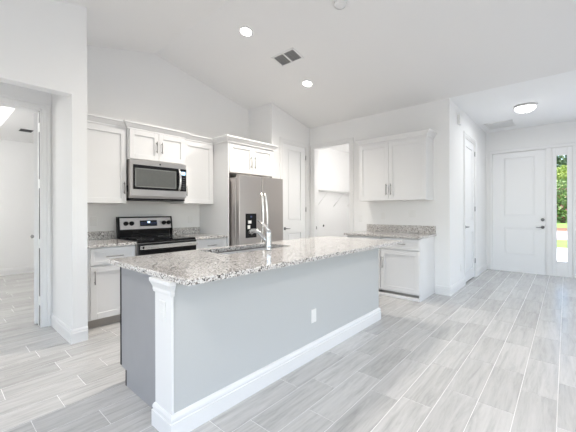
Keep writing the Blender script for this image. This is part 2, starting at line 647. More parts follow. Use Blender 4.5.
# ------------------------------------------------------------------ casings (trim) and doors
def casing(name, axis, face, out, a0, a1, z1, w=.075, t=.018, jamb=.11, left=True, right=True):
    """casing on a wall face; out=-1/+1 direction it stands off; plus the jamb lining"""
    mb = MB()

    def bx(a, b, o0, o1, za, zb, bev=.004):
        p, q = face + out * o0, face + out * o1
        if axis == 'x':
            mb.box(a, b, p, q, za, zb, bev)
        else:
            mb.box(p, q, a, b, za, zb, bev)
    q = w * .55
    for s, on in ((0, left), (1, right)):
        if not on:
            continue
        a = a0 if s == 0 else a1
        d = -1 if s == 0 else 1
        bx(a, a + d * q, 0, t * .65, 0, z1)
        bx(a + d * q, a + d * w, 0, t, 0, z1 + q)
    bx(a0 - q, a1 + q, 0, t * .65, z1, z1 + q)
    bx(a0 - w, a1 + w, 0, t, z1 + q, z1 + w)
    # jamb lining
    bx(a0, a0 + .016, -jamb, .002, 0, z1, 0); bx(a1 - .016, a1, -jamb, .002, 0, z1, 0)
    bx(a0, a1, -jamb, .002, z1 - .016, z1, 0)
    return struct(name, mb, M_TRIM)


casing('trim_1', 'x', YP, -1, PD0, PD1, PDZ)
casing('trim_2', 'y', XD, -1, LO0, LO1, LOZ, jamb=.13)
casing('trim_3', 'x', YH, -1, CD0, CD1, CDZ)
casing('trim_4', 'x', 4.33, -1, BD0, BD1, BDZ, jamb=.12)
mb = MB()   # front door frame, mullion and casing
for a, b in ((1.187, 1.215), (.197, .303), (-.105, -.085)):
    mb.box(XF - .004, XF + .13, a, b, 0, 2.50, .003)
mb.box(XF - .004, XF + .13, -.105, 1.215, 2.474, 2.50, .003)
mb.box(XF - .020, XF - .0045, 1.190, 1.25, 0, 2.482, .005); mb.box(XF - .020, XF - .0045, -.165, -.095, 0, 2.482, .005)
mb.box(XF - .020, XF - .0045, -.165, 1.25, 2.482, 2.545, .005)
mb.box(XF - .0044, XF, 1.216, 1.25, 0, 2.545); mb.box(XF - .0044, XF, -.165, -.106, 0, 2.545); mb.box(XF - .0044, XF, -.105, 1.215, 2.501, 2.545)
mb.box(XF - .012, XF - .003, .215, .285, 0, 2.48, .003)
mb.box(XF - .03, XF + .14, -.105, 1.215, 0, .012, .003)
struct('trim_5', mb, M_TRIM)


def slab(u0, u1, z0, z1, t, panels, front, axis, out, groove=.012, both=False):
    """panel door: a core with moulded recessed panels. front: coordinate of the front face, out: its facing"""
    mb = MB()

    def bx(a, b, d0, d1, za, zb, bev=0.0):
        p, q = front - out * d0, front - out * d1
        if axis == 'x':
            mb.box(a, b, p, q, za, zb, bev)
        else:
            mb.box(p, q, a, b, za, zb, bev)
    rec = .020
    bx(u0, u1, rec, t, z0, z1)
    us = sorted({u0, u1} | {p[0] for p in panels} | {p[1] for p in panels})
    pu0, pu1 = panels[0][0], panels[0][1]
    bx(u0, pu0, 0, rec, z0, z1); bx(pu1, u1, 0, rec, z0, z1)
    zs = sorted([(p[2], p[3]) for p in panels])
    cur = z0
    for a, b in zs:
        bx(pu0, pu1, 0, rec, cur, a); cur = b
    bx(pu0, pu1, 0, rec, cur, z1)
    for a, b, za, zb in panels:      # bevelled moulding inside and a raised field
        g = .030
        bx(a + .010, b - .010, .012, rec, za + .010, zb - .010, .0)
        bx(a + g, b - g, .004, .012, za + g, zb - g, .004)
    return mb


def lever(name, base, out, along, parent, m=M_NICKEL, knob=False):
    """rose and lever handle. out: outward direction, along: lever direction"""
    b, o, a = Vector(base), Vector(out), Vector(along)
    mb = MB()
    mb.lathe([(0, 0), (.030, 0), (.030, .006), (.024, .010), (.010, .012), (.009, .045), (0, .046)], b, o, n=16)
    p = b + o * .042
    if knob:
        mb.lathe([(0, .03), (.018, .034), (.028, .05), (.024, .066), (0, .07)], b, o, n=16)
    else:
        mb.tube([p, p + a * .03, p + a * .075 + Vector((0, 0, -.003)), p + a * .105], [.009, .009, .0075, .006], 8)
    return mb.build(name, m, parent)


# front door
d1 = tag(slab(.305, 1.187, .013, 2.472, .045, [(.467, .983, .345, .914), (.467, .983, 1.153, 2.36)], XF + .022, 'y', -1).build('door_1', M_DOORW, loc=(XF, .75, 0)), kind='structure')
lever('door_handle', (XF + .022, .350, .935), (-1, 0, 0), (0, 1, 0), d1, M_LOCK)
mb = MB().lathe([(0, 0), (.030, 0), (.030, .012), (.022, .020), (0, .020)], (XF + .022, .350, 1.085), (-1, 0, 0), 16)
mb.box(XF - .010, XF + .003, .344, .356, 1.07, 1.10, .002)
mb.build('deadbolt', M_LOCK, d1)
# sidelight window
wob = thing('window_1', None, None, (XF, .056, 0)); wob['kind'] = 'structure'
mb = MB()
mb.box(XF + .004, XF + .05, .147, .197, .013, 2.474, .004); mb.box(XF + .004, XF + .05, -.085, -.024, .013, 2.474, .004)
mb.box(XF + .004, XF + .05, -.024, .147, 2.327, 2.474, .004); mb.box(XF + .004, XF + .05, -.024, .147, .013, .28, .004)
for a, b, c, d in ((.137, .150, .27, 2.337), (-.027, -.014, .27, 2.337)):
    mb.box(XF - .002, XF + .02, a, b, c, d, .003)
mb.box(XF - .002, XF + .02, -.027, .150, 2.322, 2.337, .003); mb.box(XF - .002, XF + .02, -.027, .150, .27, .285, .003)
mb.build('window_frame', M_DOORW, wob)
mb = MB().box(XF + .022, XF + .028, -.026, .149, .27, 2.337)
mb.build('glass_pane', M_GLASS, wob)
# pantry door
d2 = tag(slab(PD0 + .018, PD1 - .018, .012, PDZ - .018, .04, [(4.45, 4.845, .20, .855), (4.45, 4.845, 1.085, 2.43)], YP + .012, 'x', -1).build('door_2', M_DOORW, loc=(PD0, YP, 0)), kind='structure')
lever('door_handle', (PD0 + .075, YP + .012, .945), (0, -1, 0), (1, 0, 0), d2, M_LOCK)
for z in (.30, 1.30, 2.33):
    MB().tube([(PD1 - .016, YP - .004, z - .045), (PD1 - .016, YP - .004, z + .045)], .008, 8).build('hinge', M_NICKEL, d2)
# closet door
d3 = tag(slab(CD0 + .018, CD1 - .018, .022, CDZ - .018, .04, [(CD0 + .15, CD1 - .15, .20, .88), (CD0 + .15, CD1 - .15, 1.10, 2.40)], YH + .012, 'x', -1).build('door_3', M_DOORW, loc=(CD0, YH, 0)), kind='structure')
lever('door_handle', (CD0 + .085, YH + .012, .985), (0, -1, 0), (1, 0, 0), d3, M_LOCK)
for z in (.32, 1.30, 2.34):
    MB().tube([(CD1 - .016, YH - .004, z - .045), (CD1 - .016, YH - .004, z + .045)], .008, 8).build('hinge', M_NICKEL, d3)
# bedroom door, swung open into the bedroom
mb = MB().box(-.036, 0, .004, .80, .012, BDZ - .018, .002)
d4 = tag(mb.build('door_4', M_DOORW), kind='structure')
d4.location = (BD1 - .010, 4.466, 0)
d4.rotation_euler = (0, 0, math.radians(-12))
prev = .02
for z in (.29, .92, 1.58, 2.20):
    MB().box(BD1 - .0175, BD1 - .0165, 4.342, 4.380, prev, z - .05).build('gap_shade', M_DARK, d4)  # dark strip stands in for the shaded gap between door and jamb
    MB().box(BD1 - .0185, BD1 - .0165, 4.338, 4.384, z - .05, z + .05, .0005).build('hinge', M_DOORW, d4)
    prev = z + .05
MB().box(BD1 - .0175, BD1 - .0165, 4.342, 4.380, prev, BDZ - .02).build('gap_shade', M_DARK, d4)
MB().lathe([(0, 0), (.03, 0), (.03, .006), (.012, .012), (.012, .03), (.028, .05), (0, .068)], (-.036, .74, .95), (-1, 0, 0), 14).build('door_handle', M_NICKEL, d4, world=False)


# ------------------------------------------------------------------ cabinets
def shaker(mb, u0, u1, z0, z1, v0=0.0, t=.022, fr=.062, rec=.014):
    """shaker front, outer face at v0 - t, in the local frame of a cabinet"""
    mb.box(u0, u1, v0 - t + rec, v0, z0, z1)
    f = v0 - t
    mb.box(u0, u0 + fr, f, f + rec, z0, z1, .0015)
    mb.box(u1 - fr, u1, f, f + rec, z0, z1, .0015)
    mb.box(u0 + fr, u1 - fr, f, f + rec, z0, z0 + fr, .0015)
    mb.box(u0 + fr, u1 - fr, f, f + rec, z1 - fr, z1, .0015)


def pull(u, z, v, length, vertical, parent):
    mb = MB()
    h = length / 2
    if vertical:
        pts = [(u, v - .030, z - h), (u, v - .030, z + h)]
        posts = [(u, z - h * .72), (u, z + h * .72)]
    else:
        pts = [(u - h, v - .030, z), (u + h, v - .030, z)]
        posts = [(u - h * .72, z), (u + h * .72, z)]
    mb.tube(pts, .0062, 8)
    for a, b in posts:
        mb.tube([(a, v - .030, b), (a, v + .002, b)], .005, 8)
    return mb.build('handle', M_NICKEL, parent, world=False)


CROWN = [(0, 0), (.010, 0), (.010, .018), (.020, .026), (.046, .062), (.056, .068), (.056, .090), (0, .090)]


def cabinet(name, label, cat, loc, rotz, w, d, z0, z1, doors=(), drawers=(), toe=None, crown=None, group=None, side_panels=True, carcass_mat=None):
    """local frame: u to the right along the front, v into the cabinet, front of the box at v=0"""
    t = thing(name, label, cat, loc, rotz, group)
    mb = MB()
    zb = z0 + (toe or 0)
    mb.box(0, w, 0, d, zb, z1, .0015)
    if toe:
        mb.box(0, .018, 0, d, z0, zb + .01, .001) if toe == 'x' else None
    mb.build('carcass', M_CAB, t, world=False)
    if toe:
        MB().box(.002, w - .020, .055, d - .01, z0 + .001, zb).build('toe_kick', M_CABIN, t, world=False)
    for (u0, u1, za, zb_, hu, hz, hl) in doors:
        m2 = MB(); shaker(m2, u0, u1, za, zb_)
        dd = m2.build('door', M_CAB, t, world=False)
        if hl:
            pull(hu, hz, -.020, hl, True, dd)
    for (u0, u1, za, zb_, hu, hz, hl) in drawers:
        m2 = MB(); shaker(m2, u0, u1, za, zb_, fr=.038, rec=.012)
        dd = m2.build('drawer', M_CAB, t, world=False)
        if hl:
            pull(hu, hz, -.020, hl, False, dd)
    if crown:
        path, zt = crown
        prof = [(o - .004 if o == 0 else o, zt - .090 + z) for o, z in CROWN]
        MB().sweep(path, prof, side=1).build('crown_molding', M_CAB, t, world=False)
    return t


ZT = .882      # underside of worktops
G = .003
# --- range run, base units (front box face y = 3.84, door faces 3.82)
FY = 3.84
w = 1.612 - 1.045
cabinet('base_cabinet', 'white shaker base cabinet left of the range, behind the island end', 'cabinet', (1.045, FY, 0), 0, w, YR - FY - .002, 0, ZT,
        doors=[(.095, w - G, .105, .672, .13, .56, .15)], drawers=[(.095, w - G, .690, .868, .33, .775, .18)], toe=.095, group=None)
w = 2.942 - 2.394
cabinet('base_cabinet', 'white shaker base cabinet between the range and the refrigerator', 'cabinet', (2.394, FY, 0), 0, w, YR - FY - .002, 0, ZT,
        doors=[(G, w - G, .105, .672, .06, .56, .15)], drawers=[(G, w - G, .690, .868, w / 2, .785, .15)], toe=.095)


def worktop(name, label, boxes, splash, loc):
    t = thing(name, label, 'countertop', loc)
    mb = MB()
    for b in boxes:
        mb.box(*b, bev=.004, seg=2)
    mb.build('slab', M_GRAN, t)
    for s in splash:
        MB().box(*s, bev=.002).build('backsplash', M_GRAN, t)
    return t


worktop('granite_countertop', 'speckled granite countertop left of the range with low backsplash', [(1.042, 1.612, 3.79, YR - .001, ZT, .914)],
        [(1.042, 1.630, YR - .022, YR - .001, .914, 1.016)], (1.3, 4.15, ZT))
worktop('granite_countertop', 'speckled granite countertop between the range and the refrigerator panel', [(2.394, 2.944, 3.79, YR - .001, ZT, .914)],
        [(2.402, 2.944, YR - .022, YR - .001, .914, 1.016)], (2.67, 4.15, ZT))

# --- range run, wall units
UZ0, UZ1 = 1.372, 2.315
UF = 4.15
CT = 2.400
w = 1.634 - 1.045
cabinet('wall_cabinet', 'tall white shaker wall cabinet left of the microwave', 'cabinet', (1.045, UF, 0), 0, w, YR - UF - .001, UZ0, UZ1,
        doors=[(.09, w - G, UZ0 + .004, UZ1 - .025, w - .034, 1.565, .15)], crown=([(0, -.0), (w - .0, -.0)], CT))
w = 2.418 - 1.638
cabinet('wall_cabinet', 'short white two-door cabinet above the microwave', 'cabinet', (1.638, 4.10, 0), 0, w, YR - 4.10 - .001, 1.930, UZ1,
        doors=[(G + .012, w / 2 - .002, 1.940, UZ1 - .012, w / 2 - .036, 2.115, .15), (w / 2 + .002, w - G - .006, 1.940, UZ1 - .012, w / 2 + .036, 2.115, .15)],
        crown=([(0, .065), (0, 0), (w, 0), (w, .065)], CT))
w = 2.944 - 2.422
cabinet('wall_cabinet', 'white shaker wall cabinet between the microwave and the refrigerator', 'cabinet', (2.422, UF, 0), 0, w, YR - UF - .001, UZ0 + .012, UZ1,
        doors=[(G, w - .03, UZ0 + .016, UZ1 - .025, .034, 1.565, .15)], crown=([(0, 0), (w, 0)], CT))
w = 3.935 - 2.964
fcab = cabinet('wall_cabinet', 'white two-door cabinet above the refrigerator with a tall panel at its left', 'cabinet', (2.964, 3.81, 0), 0, w, YR - 3.81 - .001, 1.862, UZ1,
        doors=[(G + .012, .478, 1.868, UZ1 - .012, .440, 2.05, .19), (.482, w - .03, 1.868, UZ1 - .012, .522, 2.05, .19)],
        crown=([(-.020, .45), (-.020, -.03), (w, -.03), (w, .09)], CT))
MB().box(2.946, 2.9635, 3.782, YR - .001, .0, UZ1, .0015).build('side_panel', M_CAB, fcab)

# --- desk run (rotated: u runs towards -y, v towards +x)
R90 = -PI / 2
DX = 4.50
W = 2.672 - 1.522
dcab = cabinet('base_cabinet', 'white base cabinet at the right end of the desk run, beside the hall corner', 'cabinet', (DX, 2.096, 0), R90, 2.096 - 1.522, XD - DX - .002, 0, ZT,
        doors=[(G, .566, .108, .694, .038, .505, .17)], drawers=[(G, .566, .712, .868, .305, .79, .16)], toe=.085)
MB().box(.556, .574, -.001, XD - DX - .004, .001, .0845).build('side_panel', M_CAB, dcab, world=False)
mb = MB().box(DX - .014, DX + .05, 1.541, 2.67, .001, .045, .004)
tag(mb.build('shoe_molding', M_CAB, loc=(DX, 2.1, 0)), 'low white shoe molding at the foot of the desk cabinets', 'molding')
cabinet('base_cabinet', 'white base cabinet of the desk run next to the laundry doorway', 'cabinet', (DX, 2.672, 0), R90, 2.672 - 2.099, XD - DX - .002, 0, ZT,
        doors=[(G, .570, .108, .694, .535, .505, .17)], drawers=[(G, .570, .712, .868, .28, .79, .16)], toe=.085)
worktop('granite_countertop', 'speckled granite desk countertop under the right wall cabinet', [(4.452, XD - .001, 1.488, 2.715, ZT, .914)],
        [(XD - .022, XD - .001, 1.497, 2.645, .914, 1.036)], (4.8, 2.1, ZT))
W = 2.610 - 1.530
DUX = 4.80
cabinet('wall_cabinet', 'white two-door wall cabinet with crown on the desk wall', 'cabinet', (DUX, 2.610, 0), R90, W, XD - DUX - .001, 1.432, 2.372,
        doors=[(G, W / 2 - .025 - .002, 1.436, 2.345, W / 2 - .060, 1.605, .175), (W / 2 - .025 + .002, W - G, 1.436, 2.345, W / 2 + .014, 1.605, .175)],
        crown=([(0, XD - DUX - .002), (0, 0), (W, 0), (W, XD - DUX - .002)], 2.458))

# ------------------------------------------------------------------ range
t = thing('kitchen_range', 'stainless electric range with black glass top between the counters', 'range', (2.01, 4.15, 0))
rx0, rx1 = 1.616, 2.390
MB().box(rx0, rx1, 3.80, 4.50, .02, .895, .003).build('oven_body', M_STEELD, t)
mb = MB(); mb.box(rx0, rx1, 3.775, 4.42, .895, .920, .004)
top = mb.build('cooktop', M_BLACK, t)
for cx, cy, r in ((1.80, 3.98, .10), (2.22, 3.98, .085), (1.80, 4.27, .08), (2.22, 4.27, .10)):
    MB().lathe([(r, 0), (r, .0008), (r - .006, .0008), (r - .006, 0)], (cx, cy, .9205), n=28).build('burner_ring', mat('ring_grey', (.12, .12, .12), .3) if 'ring_grey' not in bpy.data.materials else bpy.data.materials['ring_grey'], top)
# back guard
gx0, gx1 = rx0 + .016, rx1 + .004
MB().prism([(4.425, .921), (4.515, .921), (4.515, 1.16), (4.47, 1.19), (4.455, 1.19), (4.425, 1.02)], 0, gx0 + .03, gx1 - .03).build('back_guard', M_BLACK, t)
MB().prism([(4.411, 1.030), (4.455, 1.030), (4.470, 1.183), (4.437, 1.183)], 0, gx0 + .028, gx1 - .014).build('control_panel', M_STEEL, t)
mb = MB()
for a, b in ((gx0, gx0 + .027), (gx1 - .013, gx1)):
    mb.prism([(4.401, .921), (4.45, .921), (4.47, 1.184), (4.425, 1.184), (4.401, 1.03)], 0, a, b)
mb.box(gx0, gx1, 4.425, 4.475, 1.184, 1.200, .003)
mb.build('end_cap', M_BLACKP, t)
for kx in (1.737, 1.812, 2.268, 2.340):
    MB().lathe([(0, 0), (.030, 0), (.030, .006), (.026, .030), (0, .032)], (kx, 4.425, 1.108), (0, -1, .15), 16).build('knob', M_BLACKP, t)
cp = MB().prism([(4.4135, 1.068), (4.435, 1.068), (4.443, 1.146), (4.4240, 1.146)], 0, 1.925, 2.165).build('display_panel', M_BLACK, t)
MB().prism([(4.4185, 1.110), (4.435, 1.110), (4.44, 1.133), (4.4205, 1.133)], 0, 2.03, 2.065).build('clock_display', M_DISP, cp)
for i in range(5):
    for j in range(2):
        x, z = 1.935 + i * .020, 1.090 + j * .020
        for dx in (0, .145):
            MB().box(x + dx, x + dx + .011, 4.4150 + (z - 1.08) * .134, 4.43, z, z + .009).build('button', M_DISPD, cp)
# oven door
od = MB().box(rx0 + .004, rx1 - .004, 3.752, 3.80, .225, .888, .004).build('oven_door', M_BLACK, t)
mb = MB().box(rx0 + .010, rx1 - .008, 3.716, 3.734, .822, .868, .006, 2)
for x in (rx0 + .05, rx1 - .05):
    mb.box(x - .016, x + .016, 3.730, 3.754, .832, .858, .002)
mb.build('handle', M_HANDLE, od)
MB().box(rx0 + .032, rx0 + .050, 3.7145, 3.7165, .832, .860).build('badge', M_BLACKP, od)
MB().box(rx0 + .004, rx1 - .004, 3.765, 3.80, .045, .215, .004).build('storage_drawer', M_STEEL, t)
for x in (rx0 + .05, rx1 - .05):
    for y in (3.86, 4.42):
        MB().lathe([(0, 0), (.02, 0), (.02, .02), (0, .02)], (x, y, 0.0005), n=10).build('foot', M_BLACKP, t)

# ------------------------------------------------------------------ microwave
t = thing('microwave', 'stainless over-the-range microwave with black door, mounted above the range', 'microwave', (2.03, 4.3, 1.45))
mx0, mx1 = 1.644, 2.414
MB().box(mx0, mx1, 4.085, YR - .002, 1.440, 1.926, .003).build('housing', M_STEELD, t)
MB().box(mx0 + .01, mx1 - .01, 4.075, 4.50, 1.418, 1.439, .002).build('bottom_grille', M_BLACKP, t)
MB().box(mx0, mx1, 4.050, 4.084, 1.466, 1.924, .004).build('front_frame', M_STEEL, t)
door = MB().box(mx0 + .036, 2.300, 4.036, 4.052, 1.552, 1.862, .003).build('door', M_BLACK, t)
wf = MB().box(mx0 + .064, 2.240, 4.0335, 4.037, 1.590, 1.812, .001).build('window', M_MWIN, door)
mb = MB()
wa, wb = mx0 + .052, 2.252
for a, b, c, d in ((wa, wb, 1.808, 1.820), (wa, wb, 1.580, 1.592), (wa, wa + .014, 1.58, 1.82), (wb - .014, wb, 1.58, 1.82)):
    mb.box(a, b, 4.031, 4.037, c, d, .001)
mb.build('window_frame', mat('window_rim', (.20, .205, .20), .35), door)
pts = []
for i in range(9):
    s = i / 8
    pts.append((2.292, 4.030 - .040 * math.sin(PI * s), 1.560 + .295 * s))
MB().tube(pts, .015, 10).build('handle', M_HANDLE, door)
cp = MB().box(2.312, mx1 - .004, 4.040, 4.052, 1.552, 1.862, .003).build('control_panel', M_BLACK, t)
MB().box(2.335, 2.392, 4.0375, 4.041, 1.778, 1.824).build('clock_display', M_DISP, cp)
key = mat('key_grey', (.12, .12, .13), .4)
for i in range(3):
    for j in range(6):
        MB().box(2.332 + i * .024, 2.332 + i * .024 + .012, 4.0388, 4.041, 1.58 + j * .03, 1.58 + j * .03 + .011).build('button', key, cp)
MB().lathe([(0, 0), (.011, 0), (.011, .002), (0, .002)], (2.03, 4.0495, 1.893), (0, -1, 0), 14).build('badge', M_BLACKP, t)
MB().box(mx0 - .0015, mx0 + .001, 4.12, 4.16, 1.52, 1.60).build('side_vent', M_BLACKP, t)

# ------------------------------------------------------------------ refrigerator
t = thing('refrigerator', 'stainless french-door refrigerator with black water dispenser', 'refrigerator', (3.46, 4.0, 0))
fx0, fx1, fy = 2.984, 3.936, 3.575
MB().box(fx0 + .004, fx1 - .004, fy + .085, YR - .05, .03, 1.775, .004).build('body', M_FRIDGE, t)
MB().box(fx0 + .012, fx1 - .012, fy + .070, fy + .086, .06, 1.77).build('door_gasket', M_DARK, t)
fm = (fx0 + fx1) / 2 - .012
MB().box(fm - .0055, fm + .0055, fy + .006, fy + .069, .71, 1.80).build('center_gasket', M_DARK, t)
dl = MB().box(fx0, fm - .006, fy, fy + .070, .700, 1.808, .008, 2).build('left_door', M_FRIDGE, t)
dr = MB().box(fm + .006, fx1, fy, fy + .070, .700, 1.808, .008, 2).build('right_door', M_FRIDGE, t)
fz = MB().box(fx0, fx1, fy, fy + .070, .075, .690, .008, 2).build('freezer_drawer', M_FRIDGE, t)
MB().box(fx0 + .02, fx1 - .02, fy + .05, fy + .3, .012, .07).build('base_grille', M_BLACKP, t)
for x in (fx0 + .06, fx1 - .06):
    for y in (fy + .2, YR - .12):
        MB().lathe([(0, 0), (.022, 0), (.022, .035), (0, .035)], (x, y, 0.0005), n=10).build('foot', M_BLACKP, t)


def bow(x, lean, parent):
    pts, rs = [], []
    for i in range(13):
        s = i / 12
        pts.append((x + lean * (s - .5) * 2, fy - .018 - .050 * math.sin(PI * s) ** .6, .765 + .785 * s))
    MB().tube([(pts[0][0], fy + .002, pts[0][2])] + pts + [(pts[-1][0], fy + .002, pts[-1][2])], .016, 10).build('handle', M_HANDLE, parent)


bow(fm - .045, .010, dl)
bow(fm + .045, -.010, dr)
mb = MB().tube([(fx0 + .1, fy + .002, .62), (fx0 + .1, fy - .05, .62), (fx1 - .1, fy - .05, .62), (fx1 - .1, fy + .002, .62)], .013, 10)
mb.build('handle', M_CHROME, fz)
dp = MB().box(3.105, 3.325, fy - .004, fy + .01, .870, 1.235, .004).build('water_dispenser', M_BLACKP, t)
MB().box(3.150, 3.215, fy - .010, fy - .004, 1.085, 1.130, .002).build('dispenser_lever', M_PLATE, dp)
MB().box(3.140, 3.190, fy - .010, fy - .004, 1.005, 1.060, .002).build('dispenser_paddle', M_PLATE, dp)
MB().box(3.20, 3.23, fy - .0055, fy - .004, 1.175, 1.20).build('display', M_DISPD, dp)
MB().box(3.12, 3.31, fy - .012, fy - .003, .885, .897, .002).build('drip_tray', M_BLACKP, dp)

# ------------------------------------------------------------------ island
t = thing('kitchen_island', 'long white and grey kitchen island body under the granite top', 'island', (2.2, 2.0, 0))
KX0, KX1, KY0, KY1 = .889, 3.480, 1.652, 1.838
IZ = ZT
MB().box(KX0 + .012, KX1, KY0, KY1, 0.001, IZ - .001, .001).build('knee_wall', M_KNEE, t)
po = MB().box(KX0, KX0 + .012, KY0 - .006, KY1 + .004, .001, IZ - .001, .001)
post = po.build('end_post', M_TRIM, t)
cap = MB()
cap.sweep([(KX0 + .045, KY1 + .004), (KX0, KY1 + .004), (KX0, KY0 - .006), (KX0 + .013, KY0 - .006)],
          [(-.002, IZ - .085), (.006, IZ - .085), (.010, IZ - .07), (.010, IZ - .055), (.022, IZ - .026), (.025, IZ - .020), (.025, IZ - .001), (-.002, IZ - .001)], side=1)
cap.build('capital', M_TRIM, post)
MB().sweep([(KX0 + .04, KY1 + .004), (KX0, KY1 + .004), (KX0, KY0 - .006), (KX0 + .012, KY0 - .006), (KX1, KY0 - .006), (KX1, KY1)],
           [(-.008, .001), (.016, .001), (.016, .094), (.010, .097), (.010, .104), (.013, .108), (.012, .120), (.005, .134), (-.008, .140)], side=1).build('baseboard', M_TRIM, t)
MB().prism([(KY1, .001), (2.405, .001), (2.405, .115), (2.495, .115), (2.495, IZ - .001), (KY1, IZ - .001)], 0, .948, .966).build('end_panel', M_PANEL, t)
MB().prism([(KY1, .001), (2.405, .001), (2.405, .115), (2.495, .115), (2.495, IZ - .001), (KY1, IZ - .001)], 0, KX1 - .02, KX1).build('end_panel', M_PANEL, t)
MB().box(1.60, KX1 - .021, KY1, 2.405, .001, .105).build('toe_kick', M_CABIN, t)
MB().box(.967, KX1 - .021, KY1, KY1 + .03, .106, IZ - .02).build('back_panel', M_CAB, t)
MB().box(1.592, 1.606, KY1 + .03, 2.48, .106, IZ - .001).build('divider', M_CAB, t)
mb = MB().box(1.606, KX1 - .021, KY1 + .031, 2.48, .106, .125)
mb.box(2.50, 2.516, KY1 + .031, 2.48, .126, IZ - .001)
mb.box(1.606, KX1 - .021, 2.475, 2.490, .70, .73); mb.box(1.606, KX1 - .021, 2.475, 2.490, .12, .14)
mb.build('carcass', M_CAB, t)
for (a, b, hu) in ((1.608, 2.048, 2.01), (2.052, 2.505, 2.09), (2.510, 2.975, 2.93), (2.979, 3.45, 3.02)):
    m2 = MB()
    y0 = 2.492
    m2.box(a, b, y0, y0 + .010, .125, .70); fr = .06
    m2.box(a, a + fr, y0 + .010, y0 + .020, .125, .70); m2.box(b - fr, b, y0 + .010, y0 + .020, .125, .70)
    m2.box(a + fr, b - fr, y0 + .010, y0 + .020, .125, .185); m2.box(a + fr, b - fr, y0 + .010, y0 + .020, .64, .70)
    dd = m2.build('door', M_CAB, t)
    hb = MB().tube([(hu, y0 + .05, .52), (hu, y0 + .05, .67)], .006, 8)
    hb.tube([(hu, y0 + .05, .54), (hu, y0 + .018, .54)], .005, 6); hb.tube([(hu, y0 + .05, .65), (hu, y0 + .018, .65)], .005, 6)
    hb.build('handle', M_NICKEL, dd)
    MB().box(a, b, y0, y0 + .02, .718, .868, .002).build('drawer', M_CAB, t)
# outlets fixed in the island


def outlet_parts(parent, c, n, w=.072, h=.116, gangs=1, m=M_PLATE, sub=None, switch=False, plate_name='plate'):
    """wall plate at c facing n"""
    c, n = Vector(c), Vector(n)
    side = Vector((0, 0, 1)).cross(n)
    W = w + .046 * (gangs - 1)

    def bx(name, mt, su, sz, hw, hh, o0, o1, par, bev=.0015):
        p = c + side * (su - hw) + n * o0
        q = c + side * (su + hw) + n * o1
        return MB().box(p.x, q.x, p.y, q.y, c.z + sz - hh, c.z + sz + hh, bev).build(name, mt, par)
    pl = bx(plate_name, m, 0, 0, W / 2, h / 2, .0004, .007, parent, .002)
    for g in range(gangs):
        u = (g - (gangs - 1) / 2) * .046
        if switch or (gangs == 2 and g == 0):
            bx('rocker', m, u, 0, .016, .033, .007, .0095, pl if sub else parent)
        else:
            for z in (-.021, .021):
                bx('socket', m, u, z, .017, .014, .007, .0085, pl if sub else parent)
    return pl


outlet_parts(t, (2.205, KY0, .362), (0, -1, 0), sub=True, plate_name='outlet')
outlet_parts(t, (KX0, 1.745, .700), (-1, 0, 0), sub=True, plate_name='outlet')

# dishwasher under the island's left end
t = thing('dishwasher', 'dishwasher with dark edge under the left end of the island', 'dishwasher', (1.28, 2.2, 0))
MB().box(.970, 1.588, 1.90, 2.488, .116, IZ - .004).build('tub', M_DARK, t)
MB().box(.944, 1.590, 2.4965, 2.514, .125, IZ - .006, .003).build('door', M_BLACKP, t)
MB().box(.947, 1.585, 2.4065, 2.424, .001, .112).build('toe_panel', M_DARK, t)

# island top with the sink cut-out
t = thing('island_countertop', 'large speckled granite countertop on the island with sink cut-out', 'countertop', (2.32, 2.04, ZT))
IX0, IX1, IY0, IY1 = .889, 3.751, 1.479, 2.598
SX0, SX1, SY0, SY1 = 1.622, 2.452, 2.115, 2.505
mb = MB(); b_ = mb.bm
e = .004


def ring(x0, x1, y0, y1, z):
    return [b_.verts.new(p) for p in ((x0, y0, z), (x1, y0, z), (x1, y1, z), (x0, y1, z))]


R = [ring(SX0, SX1, SY0, SY1, ZT), ring(IX0, IX1, IY0, IY1, ZT), ring(IX0, IX1, IY0, IY1, .914 - e),
     ring(IX0 + e, IX1 - e, IY0 + e, IY1 - e, .914), ring(SX0, SX1, SY0, SY1, .914)]
for i in range(5):
    A_, B_ = R[i], R[(i + 1) % 5]
    for k in range(4):
        b_.faces.new((A_[k], A_[(k + 1) % 4], B_[(k + 1) % 4], B_[k]))
bmesh.ops.recalc_face_normals(b_, faces=b_.faces[:])
mb.build('slab', M_GRAN, t)

# sink
t = thing('kitchen_sink', 'undermount stainless sink set in the island top', 'sink', (2.04, 2.31, .70))
mb = MB(); b_ = mb.bm
wl = .012
R = [ring(SX0 - .012, SX1 + .012, SY0 - .012, SY1 + .012, ZT - .001), ring(SX0 + .004, SX1 - .004, SY0 + .004, SY1 - .004, ZT - .001),
     ring(SX0 + .012, SX1 - .012, SY0 + .012, SY1 - .012, .70), ring(SX0 + .03, SX1 - .03, SY0 + .03, SY1 - .03, .688)]
for i in range(3):
    for k in range(4):
        b_.faces.new((R[i][k], R[i][(k + 1) % 4], R[i + 1][(k + 1) % 4], R[i + 1][k]))
b_.faces.new(R[3])
O = [ring(SX0 - .012, SX1 + .012, SY0 - .012, SY1 + .012, .676)]
for k in range(4):
    b_.faces.new((R[0][k], O[0][k], O[0][(k + 1) % 4], R[0][(k + 1) % 4]))
b_.faces.new(O[0][::-1])
bmesh.ops.recalc_face_normals(b_, faces=b_.faces[:])
mb.build('basin', M_SINK, t)
MB().lathe([(0, .003), (.03, .001), (.045, .004), (.045, 0)], (2.04, 2.31, .6885), n=20).build('drain', M_CHROME, t)

